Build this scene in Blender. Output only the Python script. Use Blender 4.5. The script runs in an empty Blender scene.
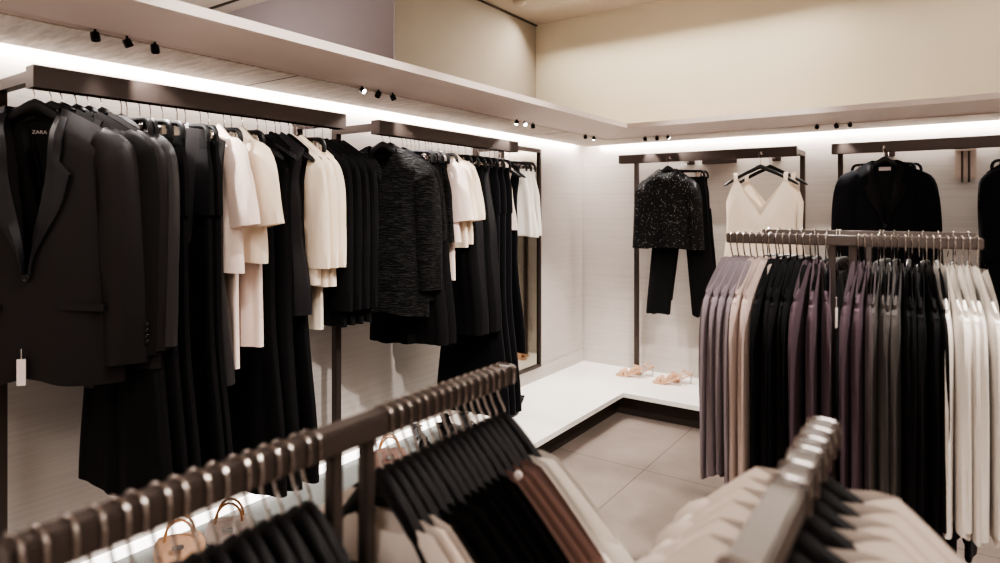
import bpy, bmesh, math, random
from mathutils import Vector, Matrix
PI = math.pi
R = math.radians
C = bpy.context.scene.collection
sc = bpy.context.scene

# ------------------------------------------------------------------ materials
def new_mat(name):
    m = bpy.data.materials.new(name); m.use_nodes = True
    nt = m.node_tree; b = nt.nodes['Principled BSDF']
    return m, nt, b
def N(nt, t, **kw):
    n = nt.nodes.new(t)
    for k, v in kw.items():
        if k in n.inputs: n.inputs[k].default_value = v
        else: setattr(n, k, v)
    return n
def coords(nt, scale=(1, 1, 1)):
    tc = N(nt, 'ShaderNodeTexCoord'); mp = N(nt, 'ShaderNodeMapping')
    mp.inputs['Scale'].default_value = scale
    nt.links.new(tc.outputs['Object'], mp.inputs['Vector'])
    return mp.outputs['Vector']
def plain(name, col, rough=.5, metal=0., emit=None, es=0., spec=.5, var=.06, scale=25):
    m, nt, b = new_mat(name)
    v = coords(nt)
    ns = N(nt, 'ShaderNodeTexNoise', Scale=scale, Detail=3.)
    nt.links.new(v, ns.inputs['Vector'])
    mx = N(nt, 'ShaderNodeMix'); mx.data_type = 'RGBA'
    mx.inputs[6].default_value = (*[c * (1 - var) for c in col], 1)
    mx.inputs[7].default_value = (*[min(1, c * (1 + var)) for c in col], 1)
    nt.links.new(ns.outputs[0], mx.inputs[0]); nt.links.new(mx.outputs[2], b.inputs['Base Color'])
    b.inputs['Roughness'].default_value = rough; b.inputs['Metallic'].default_value = metal
    b.inputs['Specular IOR Level'].default_value = spec
    if emit:
        b.inputs['Emission Color'].default_value = (*emit, 1); b.inputs['Emission Strength'].default_value = es
    return m
def fabric(name, col, rough=.85, sheen=.3, weave=260, wst=.12, fold=9, fst=.25, spec=.2, stretch=(1, 1, .22), var=.12):
    m, nt, b = new_mat(name)
    v = coords(nt); v2 = coords(nt, stretch)
    w = N(nt, 'ShaderNodeTexNoise', Scale=float(weave), Detail=2.)
    nt.links.new(v, w.inputs['Vector'])
    f = N(nt, 'ShaderNodeTexNoise', Scale=float(fold), Detail=3., Roughness=.5)
    nt.links.new(v2, f.inputs['Vector'])
    mx = N(nt, 'ShaderNodeMix'); mx.data_type = 'RGBA'
    mx.inputs[6].default_value = (*[c * (1 - var) for c in col], 1)
    mx.inputs[7].default_value = (*[min(1, c * (1 + var)) for c in col], 1)
    nt.links.new(f.outputs[0], mx.inputs[0]); nt.links.new(mx.outputs[2], b.inputs['Base Color'])
    b1 = N(nt, 'ShaderNodeBump', Strength=wst, Distance=.002); nt.links.new(w.outputs[0], b1.inputs['Height'])
    b2 = N(nt, 'ShaderNodeBump', Strength=fst, Distance=.03); nt.links.new(f.outputs[0], b2.inputs['Height'])
    nt.links.new(b1.outputs[0], b2.inputs['Normal']); nt.links.new(b2.outputs[0], b.inputs['Normal'])
    b.inputs['Roughness'].default_value = rough
    b.inputs['Specular IOR Level'].default_value = spec
    b.inputs['Sheen Weight'].default_value = sheen; b.inputs['Sheen Roughness'].default_value = .4
    b.inputs['Sheen Tint'].default_value = (*[min(1, c * 2 + .1) for c in col], 1)
    return m
M = {}
M['black'] = fabric('black_crepe', (.009, .0085, .0095), sheen=.12)
M['black2'] = fabric('black_wool', (.014, .0125, .013), sheen=.2, rough=.8)
M['satin'] = fabric('black_satin', (.016, .015, .018), rough=.42, sheen=.05, wst=.03, spec=.5)
M['velvet'] = fabric('black_velvet', (.008, .008, .010), sheen=.6, rough=.9)
M['blazer'] = fabric('brown_black_suiting', (.016, .0125, .0135), spec=.35, rough=.5, sheen=.25, fst=.2)
M['charcoal'] = fabric('charcoal_suiting', (.034, .031, .033), spec=.45, rough=.45, sheen=.25)
M['lining'] = fabric('black_lining', (.006, .006, .007), rough=.5, sheen=0)
M['cream'] = fabric('cream_crepe', (.88, .76, .63), sheen=.1, fst=.35)
M['blush'] = fabric('blush_linen', (.90, .75, .68), sheen=.1, fst=.35, wst=.3)
M['white'] = fabric('white_crepe', (.78, .73, .68), sheen=.1, fst=.3)
M['ivory'] = fabric('ivory_jersey', (.76, .67, .61), sheen=.1, fst=.4)
M['mauvegrey'] = fabric('mauve_grey_jersey', (.21, .175, .185), sheen=.25, rough=.7)
M['beige'] = fabric('pink_beige_jersey', (.42, .33, .295), sheen=.2, rough=.7)
M['plum'] = fabric('plum_jersey', (.088, .060, .072), sheen=.25, rough=.7)
M['taupe'] = fabric('taupe_grey_jersey', (.075, .066, .062), sheen=.25, rough=.7)
M['rust'] = fabric('rust_brown_knit', (.25, .158, .135), sheen=.25, rough=.8)
M['dusty'] = fabric('dusty_brown_knit', (.21, .14, .13), sheen=.25, rough=.8)
M['hanger'] = plain('black_hanger_plastic', (.016, .015, .017), rough=.5, spec=.35)
M['chrome'] = plain('chrome_wire', (.55, .51, .50), rough=.16, metal=1.)
M['bronze'] = plain('bronze_rail_metal', (.085, .066, .060), rough=.42, metal=.55, scale=8)
M['rackmetal'] = plain('taupe_rack_metal', (.12, .098, .09), rough=.45, metal=.5, scale=12)
M['button'] = plain('black_button', (.015, .014, .015), rough=.25)
M['tag'] = plain('white_tag', (.75, .66, .64), rough=.6)
M['ceil'] = plain('ceiling_paint', (.44, .38, .33), rough=.9)
M['fascia'] = plain('pinkish_white_paint', (.80, .70, .65), rough=.6, scale=3)
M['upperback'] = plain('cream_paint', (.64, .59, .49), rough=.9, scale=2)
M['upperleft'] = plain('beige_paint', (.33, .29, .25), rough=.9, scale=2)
M['mauvewall'] = plain('mauve_grey_paint', (.34, .30, .31), rough=.8, scale=2)
M['plinth'] = plain('white_lacquer', (.86, .83, .79), rough=.35, scale=3, var=.02)
M['kick'] = plain('dark_brown_kick', (.05, .037, .030), rough=.7)
M['white_rough'] = plain('white_room_paint', (.66, .60, .54), rough=.9, scale=3)
M['black_metal'] = plain('black_spot_metal', (.012, .012, .012), rough=.4, metal=.3)
M['lens_on'] = plain('lit_spot_lens', (.9, .9, .9), emit=(1, .93, .85), es=14.)
M['led'] = plain('led_strip', (.9, .9, .9), emit=(1, .94, .88), es=6.)
M['tan'] = plain('tan_leather', (.50, .25, .12), rough=.45)
M['nude'] = plain('nude_leather', (.58, .36, .24), rough=.42)
M['blackleather'] = plain('black_patent_leather', (.012, .011, .012), rough=.2)
M['perspex'] = plain('clear_perspex', (.86, .84, .80), rough=.08, spec=.7)
M['perspex'].node_tree.nodes['Principled BSDF'].inputs['Transmission Weight'].default_value = .7
M['ledled'] = plain('ledge_led', (.9, .9, .9), emit=(1, .95, .9), es=2.2)
M['tray'] = plain('grey_green_glass', (.20, .21, .20), rough=.5, scale=3)
M['bracket'] = plain('beige_bracket', (.52, .43, .38), rough=.35, metal=.2)
M['mirror'] = plain('dim_mirror', (.40, .38, .33), rough=.06, metal=1., var=.01)
# tweed: heavy horizontal slub bump
def tweed():
    m = fabric('black_tweed', (.018, .017, .018), rough=.75, sheen=.3, fst=.2)
    nt = m.node_tree; b = nt.nodes['Principled BSDF']
    v = coords(nt, (20, 20, 110))
    n = N(nt, 'ShaderNodeTexNoise', Scale=1.6, Detail=4., Roughness=.6); nt.links.new(v, n.inputs['Vector'])
    bp = N(nt, 'ShaderNodeBump', Strength=.9, Distance=.02); nt.links.new(n.outputs[0], bp.inputs['Height'])
    nt.links.new(bp.outputs[0], b.inputs['Normal'])
    rp = N(nt, 'ShaderNodeValToRGB'); rp.color_ramp.elements[0].position = .45; rp.color_ramp.elements[0].color = (.006, .006, .006, 1)
    rp.color_ramp.elements[1].position = .72; rp.color_ramp.elements[1].color = (.042, .040, .040, 1)
    nt.links.new(n.outputs[0], rp.inputs[0]); nt.links.new(rp.outputs[0], b.inputs['Base Color'])
    return m
M['tweed'] = tweed()
def sequin():
    m, nt, b = new_mat('black_sequins')
    v = coords(nt, (1, 1, 1))
    vo = N(nt, 'ShaderNodeTexVoronoi', Scale=320.); nt.links.new(v, vo.inputs['Vector'])
    sp = N(nt, 'ShaderNodeSeparateColor'); nt.links.new(vo.outputs['Color'], sp.inputs[0])
    rp = N(nt, 'ShaderNodeValToRGB'); rp.color_ramp.interpolation = 'CONSTANT'
    rp.color_ramp.elements[0].color = (.010, .010, .011, 1); rp.color_ramp.elements[1].position = .982; rp.color_ramp.elements[1].color = (.9, .88, .85, 1)  # scattered near-white cells paint the sparkle into the sequin colour
    nt.links.new(sp.outputs[0], rp.inputs[0]); nt.links.new(rp.outputs[0], b.inputs['Base Color'])
    bp = N(nt, 'ShaderNodeBump', Strength=.8, Distance=.01); nt.links.new(sp.outputs[1], bp.inputs['Height'])
    nt.links.new(bp.outputs[0], b.inputs['Normal'])
    b.inputs['Roughness'].default_value = .3; b.inputs['Metallic'].default_value = .3
    return m
M['sequin'] = sequin()
def wall_panel(name, base, depth):
    m, nt, b = new_mat(name)
    v = coords(nt, (.35, .35, 1))
    n = N(nt, 'ShaderNodeTexNoise', Scale=95., Detail=3., Roughness=.7)
    v2 = coords(nt, (.012, .012, 1)); nt.links.new(v2, n.inputs['Vector'])
    n2 = N(nt, 'ShaderNodeTexNoise', Scale=2., Detail=2.); nt.links.new(v, n2.inputs['Vector'])
    rp = N(nt, 'ShaderNodeValToRGB'); rp.color_ramp.elements[0].position = .38
    rp.color_ramp.elements[0].color = (*[c * (1 - depth) for c in base], 1)
    rp.color_ramp.elements[1].position = .55; rp.color_ramp.elements[1].color = (*base, 1)
    nt.links.new(n.outputs[0], rp.inputs[0])
    nt.links.new(rp.outputs[0], b.inputs['Base Color'])
    bp = N(nt, 'ShaderNodeBump', Strength=.12, Distance=.004); nt.links.new(n.outputs[0], bp.inputs['Height'])
    nt.links.new(bp.outputs[0], b.inputs['Normal'])
    b.inputs['Roughness'].default_value = .6
    return m
M['wall'] = wall_panel('ribbed_white_panel', (.56, .515, .485), .08)
M['soffit'] = wall_panel('limed_wood_soffit', (.50, .43, .37), .4)
# soffit grain should run along the shelf, varied across it
def soffit(axis):
    m, nt, b = new_mat('limed_wood_soffit_' + axis)
    s = (90, .9, 1) if axis == 'y' else (.9, 90, 1)
    # streaks run obliquely across the board in the photo: mix two directions
    v = coords(nt, (14, 30, 1) if axis == 'x' else (7, 40, 1))
    n = N(nt, 'ShaderNodeTexNoise', Scale=1., Detail=4., Roughness=.6); nt.links.new(v, n.inputs['Vector'])
    rp = N(nt, 'ShaderNodeValToRGB'); rp.color_ramp.elements[0].position = .35
    rp.color_ramp.elements[0].color = (.50, .43, .37, 1); rp.color_ramp.elements[1].position = .62; rp.color_ramp.elements[1].color = (.72, .64, .57, 1)
    nt.links.new(n.outputs[0], rp.inputs[0]); nt.links.new(rp.outputs[0], b.inputs['Base Color'])
    b.inputs['Roughness'].default_value = .6
    return m
M['soffit_y'] = soffit('y')
def tiles():
    m, nt, b = new_mat('taupe_floor_tiles')
    tc = N(nt, 'ShaderNodeTexCoord'); sx = N(nt, 'ShaderNodeSeparateXYZ'); nt.links.new(tc.outputs['Object'], sx.inputs[0])
    def grid(out, size, off):
        a = N(nt, 'ShaderNodeMath', operation='ADD'); a.inputs[1].default_value = off; nt.links.new(out, a.inputs[0])
        d = N(nt, 'ShaderNodeMath', operation='DIVIDE'); d.inputs[1].default_value = size; nt.links.new(a.outputs[0], d.inputs[0])
        f = N(nt, 'ShaderNodeMath', operation='FRACT'); nt.links.new(d.outputs[0], f.inputs[0])
        l = N(nt, 'ShaderNodeMath', operation='LESS_THAN'); l.inputs[1].default_value = .006 / size; nt.links.new(f.outputs[0], l.inputs[0])
        return l.outputs[0]
    gx = grid(sx.outputs[0], .93, 1.41 + 9.3); gy = grid(sx.outputs[1], .90, 9.0 - 3.45 + 0)
    mxx = N(nt, 'ShaderNodeMath', operation='MAXIMUM'); nt.links.new(gx, mxx.inputs[0]); nt.links.new(gy, mxx.inputs[1])
    n = N(nt, 'ShaderNodeTexNoise', Scale=3.5, Detail=6., Roughness=.65); nt.links.new(tc.outputs['Object'], n.inputs['Vector'])
    rp = N(nt, 'ShaderNodeValToRGB'); rp.color_ramp.elements[0].position = .3; rp.color_ramp.elements[0].color = (.235, .19, .168, 1)
    rp.color_ramp.elements[1].position = .7; rp.color_ramp.elements[1].color = (.295, .243, .216, 1)
    nt.links.new(n.outputs[0], rp.inputs[0])
    mx = N(nt, 'ShaderNodeMix'); mx.data_type = 'RGBA'; mx.inputs[7].default_value = (.12, .09, .075, 1)
    nt.links.new(rp.outputs[0], mx.inputs[6]); nt.links.new(mxx.outputs[0], mx.inputs[0]); nt.links.new(mx.outputs[2], b.inputs['Base Color'])
    b.inputs['Roughness'].default_value = .45
    return m
M['floor'] = tiles()

# ------------------------------------------------------------------ mesh helpers
class MB:
    def __init__(s): s.v = []; s.f = []
    def add(s, vs, fs):
        k = len(s.v); s.v += [tuple(v) for v in vs]; s.f += [tuple(i + k for i in f) for f in fs]
    def box(s, x0, x1, y0, y1, z0, z1, bev=0.):
        if bev <= 0:
            s.add([(x0,y0,z0),(x1,y0,z0),(x1,y1,z0),(x0,y1,z0),(x0,y0,z1),(x1,y0,z1),(x1,y1,z1),(x0,y1,z1)],
                  [(0,3,2,1),(4,5,6,7),(0,1,5,4),(1,2,6,5),(2,3,7,6),(3,0,4,7)])
        else:
            bm = bmesh.new(); bmesh.ops.create_cube(bm, size=1)
            bmesh.ops.scale(bm, vec=(x1-x0, y1-y0, z1-z0), verts=bm.verts)
            bmesh.ops.translate(bm, vec=((x0+x1)/2, (y0+y1)/2, (z0+z1)/2), verts=bm.verts)
            bmesh.ops.bevel(bm, geom=bm.edges[:], offset=bev, segments=2, affect='EDGES')
            s.add([v.co[:] for v in bm.verts], [[v.index for v in f.verts] for f in bm.faces]); bm.free()
    def loft(s, rings, cap0=True, cap1=True, closed=True):
        n = len(rings[0]); vs = [p for r in rings for p in r]; fs = []
        for i in range(len(rings) - 1):
            for j in range(n if closed else n - 1):
                a = i*n + j; b = i*n + (j+1) % n
                fs.append((a, b, b + n, a + n))
        if cap0: fs.append(tuple(range(n))[::-1])
        if cap1: fs.append(tuple((len(rings)-1)*n + j for j in range(n)))
        s.add(vs, fs)
    def tube(s, path, r, n=6, cap=True):
        path = [Vector(p) for p in path]; rings = []; up = None
        for i, p in enumerate(path):
            t = (path[min(i+1, len(path)-1)] - path[max(i-1, 0)]).normalized()
            if up is None: up = t.orthogonal().normalized()
            up = (up - t * up.dot(t))
            up = up.normalized() if up.length > 1e-6 else t.orthogonal().normalized()
            b = t.cross(up); rr = r[i] if isinstance(r, (list, tuple)) else r
            rings.append([tuple(p + (up*math.cos(2*PI*k/n) + b*math.sin(2*PI*k/n)) * rr) for k in range(n)])
        s.loft(rings, cap, cap)
    def mesh(s, name, mat, smooth=True):
        me = bpy.data.meshes.new(name); me.from_pydata(s.v, [], s.f)
        bm = bmesh.new(); bm.from_mesh(me); bmesh.ops.recalc_face_normals(bm, faces=bm.faces); bm.to_mesh(me); bm.free()
        me.materials.append(mat)
        if smooth:
            for p in me.polygons: p.use_smooth = True
            try: me.set_sharp_from_angle(angle=R(42))
            except Exception: pass
        return me
def link(name, me, parent=None, loc=None):
    o = bpy.data.objects.new(name, me); C.objects.link(o)
    if parent: o.parent = parent
    if loc: o.location = loc
    return o
def tag(o, label=None, cat=None, group=None, kind=None):
    for k, v in (('label', label), ('category', cat), ('group', group), ('kind', kind)):
        if v:
            if k == 'label': v = ' '.join(v.split()); (len(v.split()) > 16) and print('LONG', v)
            o[k] = v
    return o
def empty(name, loc=(0, 0, 0), rz=0., label=None, cat=None, group=None):
    o = bpy.data.objects.new(name, None); C.objects.link(o); o.empty_display_size = .05
    o.location = loc; o.rotation_euler = (0, 0, rz); tag(o, label, cat, group); return o
def struct(name, mb, mat, smooth=False, parent=None):
    o = link(name, mb.mesh(name, mat, smooth), parent)
    if not parent: o['kind'] = 'structure'
    return o
def spline(pts, n):
    pts = [Vector(p) for p in pts]; out = []; m = len(pts) - 1
    for i in range(n + 1):
        t = i / n * m; k = min(int(t), m - 1); f = t - k
        p0 = pts[max(k-1, 0)]; p1 = pts[k]; p2 = pts[k+1]; p3 = pts[min(k+2, m)]
        out.append(.5*((2*p1) + (p2-p0)*f + (2*p0-5*p1+4*p2-p3)*f*f + (3*p1-p0-3*p2+p3)*f**3))
    return out
def lerp(a, b, t): return a + (b - a) * t
def prof(pts, v):
    for (a, x), (b, y) in zip(pts, pts[1:]):
        if v <= b:
            t = (v - a) / (b - a); t = t*t*(3-2*t); return lerp(x, y, t)
    return pts[-1][1]

# ------------------------------------------------------------------ the shop's shell
XL, YB, H = -2.58, 4.94, 1.5
ZS, ZT, CZ = 2.045, 2.115, 3.2          # soffit, shelf top, ceiling
b = MB(); b.box(-6.5, 4.5, -3.5, 6, -.1, 0); struct('floor', b, M['floor'])
b = MB(); b.box(-6.5, 4.5, -3.5, 6, CZ, CZ+.1); struct('ceiling', b, M['ceil'])
b = MB(); b.box(XL-.12, XL, -3.4, YB, 0, ZT-.03); struct('wall_left', b, M['wall'])
b = MB(); b.box(-3.2, 4.4, YB, YB+.12, 0, ZT-.03); struct('wall_back', b, M['wall'])
b = MB(); b.box(-3.06, 4.4, YB, YB+.12, ZT-.03, CZ); struct('wall_upper_back', b, M['upperback'])
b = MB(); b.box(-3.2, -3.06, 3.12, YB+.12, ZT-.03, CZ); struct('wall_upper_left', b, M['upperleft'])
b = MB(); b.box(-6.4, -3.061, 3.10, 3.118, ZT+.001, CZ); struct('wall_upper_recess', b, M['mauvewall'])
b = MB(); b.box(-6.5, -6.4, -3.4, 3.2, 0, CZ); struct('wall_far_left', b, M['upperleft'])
b = MB(); b.box(4.4, 4.5, -3.4, YB+.12, 0, CZ); struct('wall_right', b, M['white_rough'])
b = MB(); b.box(-6.4, 4.4, -3.5, -3.4, 0, CZ); struct('wall_rear', b, M['white_rough'])
# ceiling slots above the recess
for i, (y0, y1) in enumerate(((2.93, 2.95),)):
    b = MB(); b.box(-6.3, -3.1, y0, y1, CZ-.012, CZ); struct('trim_%d' % (10+i), b, M['kick'])
b = MB(); b.box(-3.06, -3.045, 3.12, YB, CZ-.012, CZ); struct('trim_12', b, M['kick'])

# L-shaped lighting shelf with its lip, fascia and grooved soffit
def ell(profile, y0, x1):
    """profile (w, z) swept along the left wall then the back wall with a mitred corner"""
    mb = MB(); rings = []
    for k in range(3):
        ring = []
        for (w, z) in profile:
            if k == 0: ring.append((XL + w, y0, z))
            elif k == 1: ring.append((XL + w, YB - w, z))
            else: ring.append((x1, YB - w, z))
        rings.append(ring)
    mb.loft(rings); return mb
struct('trim_1', ell([(.44, ZS+.004), (.46, ZS+.012), (.475, ZS+.006), (.73, 2.082), (.745, 2.082), (.745, ZT), (.44, ZT)], -3.4, 4.4), M['fascia'])
struct('trim_2', ell([(.07, ZS), (.44, ZS), (.44, ZT), (-.12, ZT), (-.12, ZT-.03), (.07, ZT-.03)], -3.4, 4.4), M['soffit_y'])
b = MB(); b.box(-6.3, XL-.12, -3.4, 3.12, ZT-.03, ZT); struct('trim_3', b, M['fascia'])
# LED lines tucked into the slot above each wall
b = MB(); b.box(XL+.012, XL+.05, -3.2, YB-.07, ZT-.045, ZT-.032); led1 = struct('trim_4', b, M['led'])
b = MB(); b.box(XL+.07, 4.2, YB-.05, YB-.012, ZT-.045, ZT-.032); led2 = struct('trim_5', b, M['led'])
# joint lines across the shelf
b = MB()
b.box(XL+.07, XL+.44, 1.618, 1.624, ZS-.001, ZS+.004); struct('trim_6', b, M['kick'])
b = MB(); b.box(XL+.07, XL+.44, 3.88, 3.885, ZS-.001, ZS+.004); struct('trim_7', b, M['kick'])

# L-shaped plinth: thin white slab on a recessed dark kick
PX, PY, PZ = -1.885, 4.235, .18
def lslab(mb, px, py, z0, z1):
    o = [(XL+.002, -3.39), (px, -3.39), (px, py), (4.39, py), (4.39, YB-.002), (XL+.002, YB-.002)]
    mb.add([(x, y, z0) for x, y in o] + [(x, y, z1) for x, y in o],
           [(0, 1, 2, 5)[::-1], (2, 3, 4, 5)[::-1], (6, 7, 8, 11), (8, 9, 10, 11)] + [(i, (i+1) % 6, (i+1) % 6 + 6, i+6) for i in range(6)])
pl = empty('display_plinth', (XL, YB, 0), 0, 'long white L-shaped low plinth running along both display walls', 'plinth')
b = MB(); lslab(b, PX, PY, PZ-.032, PZ)
o = link('top_slab', b.mesh('top_slab', M['plinth'], False), pl); o.matrix_parent_inverse = Matrix.Translation((-XL, -YB, 0))
b = MB(); lslab(b, PX-.09, PY+.09, 0, PZ-.032)
o = link('recessed_base', b.mesh('recessed_base', M['kick'], False), pl); o.matrix_parent_inverse = Matrix.Translation((-XL, -YB, 0))
b = MB(); b.box(XL, XL+.012, 3.35, YB, PZ, PZ+.10); struct('baseboard_left', b, M['wall'])
# lit display ledge at the foot of the left wall
t = empty('display_ledge', (XL, .4, PZ), 0, 'low grey glass ledge with a glowing light strip at the left wall foot', 'ledge')
b = MB(); b.box(.04, .50, 0, 2.60, 0.0, .012); link('glass_top', b.mesh('glass_top', M['tray'], False), t)
b = MB(); b.box(.04, .060, 0, 2.60, .012, .048); link('light_strip', b.mesh('light_strip', M['ledled'], False), t)

# smoke detector on the ceiling
b = MB()
b.loft([[(.055*k*math.cos(a*PI/8), .055*k*math.sin(a*PI/8), z) for a in range(16)] for k, z in ((1, 0), (1, -.012), (.8, -.022), (.35, -.026))])
o = link('smoke_detector', b.mesh('smoke_detector', M['ceil']), None, (-2.82, 4.30, CZ)); tag(o, 'small round ceiling detector above the beige upper wall', 'detector')

# tall mirror on the left wall
mr = empty('wall_mirror', (XL, 3.94, .283), 0, 'tall dark-framed mirror on left wall beside the corner, behind white shorts', 'mirror')
b = MB()
for (y0, y1, z0, z1) in ((-.28, -.25, 0, 1.69), (.235, .255, 0, 1.69), (-.25, .235, 0, .02), (-.25, .235, 1.66, 1.69)):
    b.box(.0, .03, y0, y1, z0, z1)
link('frame', b.mesh('frame', M['bronze'], False), mr)
b = MB(); b.box(.0, .015, -.25, .235, .02, 1.66); link('mirror_glass', b.mesh('mirror_glass', M['mirror'], False), mr)

# ------------------------------------------------------------------ wall rails
RZ0, RZ1 = 1.857, 1.922
ROD = 1.876
def rail(x, y, length, rz, label, near=True, far=True):
    """local: rail runs along +Y from 0 to length, wall is at x=-WD"""
    r = empty('hanging_rail', (x, y, RZ0), rz, label, 'clothes rail', 'bronze wall rails')
    WD = .335
    b = MB(); b.box(-.006, .0, 0, length, 0, .065); b.box(-.056, -.05, 0, length, 0, .065); b.box(-.05, -.006, 0, length, .059, .065)
    b.box(-.05, -.006, 0, .006, 0, .06); b.box(-.05, -.006, length-.006, length, 0, .06)
    link('front_beam', b.mesh('front_beam', M['bronze'], False), r)
    b = MB(); b.tube([(-.03, .006, .019), (-.03, length-.006, .019)], .006, 8); link('hanging_rod', b.mesh('hanging_rod', M['chrome']), r)
    for on, yy in ((near, .0), (far, length)):
        s = 1 if yy == 0 else -1
        y0, y1 = (yy, yy+.03) if s > 0 else (yy-.03, yy)
        b = MB(); b.box(-WD+.0, -.056, y0, y1, .018, .052); link('side_arm', b.mesh('side_arm', M['bronze'], False), r)
        b = MB(); b.box(-WD+.0, -WD+.035, y0, y1, -(RZ0-PZ), .018); link('upright', b.mesh('upright', M['bronze'], False), r)
    return r
RX = XL + .43
rail(RX, .716, 1.168, 0, 'near long bronze rail on left wall, dark blazers to cream shirts')
rail(RX, 2.085, 1.178, 0, 'far bronze rail on left wall, tweed jacket to white shorts')
YR = YB - .43
# back wall rails: rotate -90 deg so that local +Y runs along world +X and the wall lies behind
rail(-2.045, YR, 1.262, -PI/2, 'bronze rail on back wall holding sequin top and cream camisole')
rail(-.578, YR, 1.35, -PI/2, 'bronze rail on back wall above the black blazer, right side')
def faceout(x, label, y0=YR+.03):
    r = empty('faceout_arm', (x, YB, ROD), 0, label, 'hanging arm', 'short hanging arms under the back rails')
    b = MB(); b.tube([(0, -.012, 0), (0, y0-YB-.08, 0), (0, y0-YB-.085, .012)], .006, 8); link('arm', b.mesh('arm', M['chrome']), r)
    b = MB(); b.box(-.03, .03, -.012, 0, -.02, .02, .003); link('wall_plate', b.mesh('wall_plate', M['bronze'], False), r)
faceout(-1.62, 'short hanging arm carrying the black sequin top')
faceout(-.99, 'short hanging arm carrying the cream camisole')
faceout(-.285, 'short hanging arm carrying the black blazer at back')
faceout(.33, 'short hanging arm carrying the black dress at right')
b = MB(); b.box(-.13, .13, 0, .02, -.012, .018); o = link('rail_bracket', b.mesh('rail_bracket', M['bronze'], False), None, (-1.40, YB-.02, 1.868))
tag(o, 'short bronze bracket bar on wall right of the sequin top', 'bracket')
br = empty('rod_bracket', (.122, YB, 1.80), 0, 'beige bracket plate with two thin vertical rods, right of the black blazer', 'bracket')
b = MB(); b.box(-.055, .055, -.01, .002, -.10, .10, .003); link('plate', b.mesh('plate', M['bracket'], False), br)
b = MB(); b.box(-.055, .055, -.03, -.01, .07, .10, .003); link('clamp', b.mesh('clamp', M['bracket'], False), br)
for s in (-.018, .018):
    b = MB(); b.tube([(s, -.02, .08), (s, -.02, -.125)], .006, 8); link('rod', b.mesh('rod', M['bronze']), br)

# ------------------------------------------------------------------ spotlights in the groove
def can_mesh(on):
    b = MB(); n = 16
    rg = lambda r, z: [(r*math.cos(2*PI*a/n), r*math.sin(2*PI*a/n), z) for a in range(n)]
    b.loft([rg(.0115, .008), rg(.013, .005), rg(.013, -.018), rg(.0115, -.018), rg(.0105, -.012)], True, False)
    l = MB(); l.loft([rg(.0105, -.011), rg(.0105, -.014), rg(.005, -.015)])
    return b.mesh('can', M['black_metal']), l.mesh('lens', M['lens_on'] if on else M['button'])
canm = {True: can_mesh(True), False: can_mesh(False)}
stem = MB(); stem.tube([(0, 0, .018), (0, 0, 0)], .004, 8); stem = stem.mesh('stem', M['black_metal'])
LIGHTS = []
def spot(x, y, z, tgt, on, label, power, size=60, shade=.5):
    r = empty('spotlight', (x, y, z), 0, label, 'spotlight', 'mini spotlights in the shelf groove')
    d = (Vector(tgt) - Vector((x, y, z))).normalized(); q = d.to_track_quat('-Z', 'Y')
    c = link('can', canm[on][0], r); c.rotation_mode = 'QUATERNION'; c.rotation_quaternion = q
    l = link('lens', canm[on][1], c)
    link('stem', stem, r)
    if power:
        L = bpy.data.lights.new('spot_lamp', 'SPOT'); L.energy = power; L.spot_size = R(size); L.spot_blend = shade; L.shadow_soft_size = .012
        L.color = (1, .95, .90)
        o = bpy.data.objects.new('spot_lamp', L); C.objects.link(o); o.location = Vector((x, y, z)) + d*.03
        o.rotation_mode = 'QUATERNION'; o.rotation_quaternion = q
GX = XL + .46; GZ = ZS - .010
trio = ('nearest', 'middle', 'farthest')
tr = [((.866, .958, 1.045), 'above the dark blazers', (False, False, False), ((-1.98, .92, 1.3), (-2.1, 1.35, 1.3), (-1.95, 1.05, 1.3)), (9, 16, 12)),
      ((1.95, 2.05, 2.14), 'above the far end of the near left rail', (True, False, False), ((-.3, 1.9, 1.0), (-2.05, 1.5, 1.2), (-2.0, 2.6, 1.2)), (16, 18, 18)),
      ((3.2, 3.29, 3.385), 'above the white shorts', (True, True, False), ((-2.1, 2.6, 1.0), (-.5, 2.0, 1.0), (-2.15, 3.9, .2)), (18, 18, 22))]
for ys, place, ons, tg, pw in tr:
    for i, yy in enumerate(ys):
        spot(GX, yy, GZ, tg[i], ons[i], '%s of three mini spotlights %s' % (trio[i], place), pw[i])
for i, (yy, tg, on) in enumerate(((4.10, (-2.1, 4.3, .2), False), (4.24, (-2.15, 3.6, .2), True))):
    spot(GX, yy, GZ, tg, on, '%s of two mini spotlights in the shelf groove near the corner' % (('left', 'right')[i]), 34)
GY = YB - .46
for xs, place, ons, tg in (((-1.818, -1.725, -1.641), 'above the sequin top', (True, False, True), ((-1.65, 4.5, 1.2), (-1.0, 3.0, 0), (-.9, 4.45, 1.3))),
                           ((-.657, -.548, -.471), 'between the two back rails', (False, False, False), ((-.45, 2.0, 1.0), (-.3, 4.4, 1.2), (-.1, 2.0, 1.0)))):
    for i, xx in enumerate(xs):
        spot(xx, GY, GZ, tg[i], ons[i], '%s of three mini spotlights in back groove %s' % (('left', 'middle', 'right')[i], place), 14)

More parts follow.
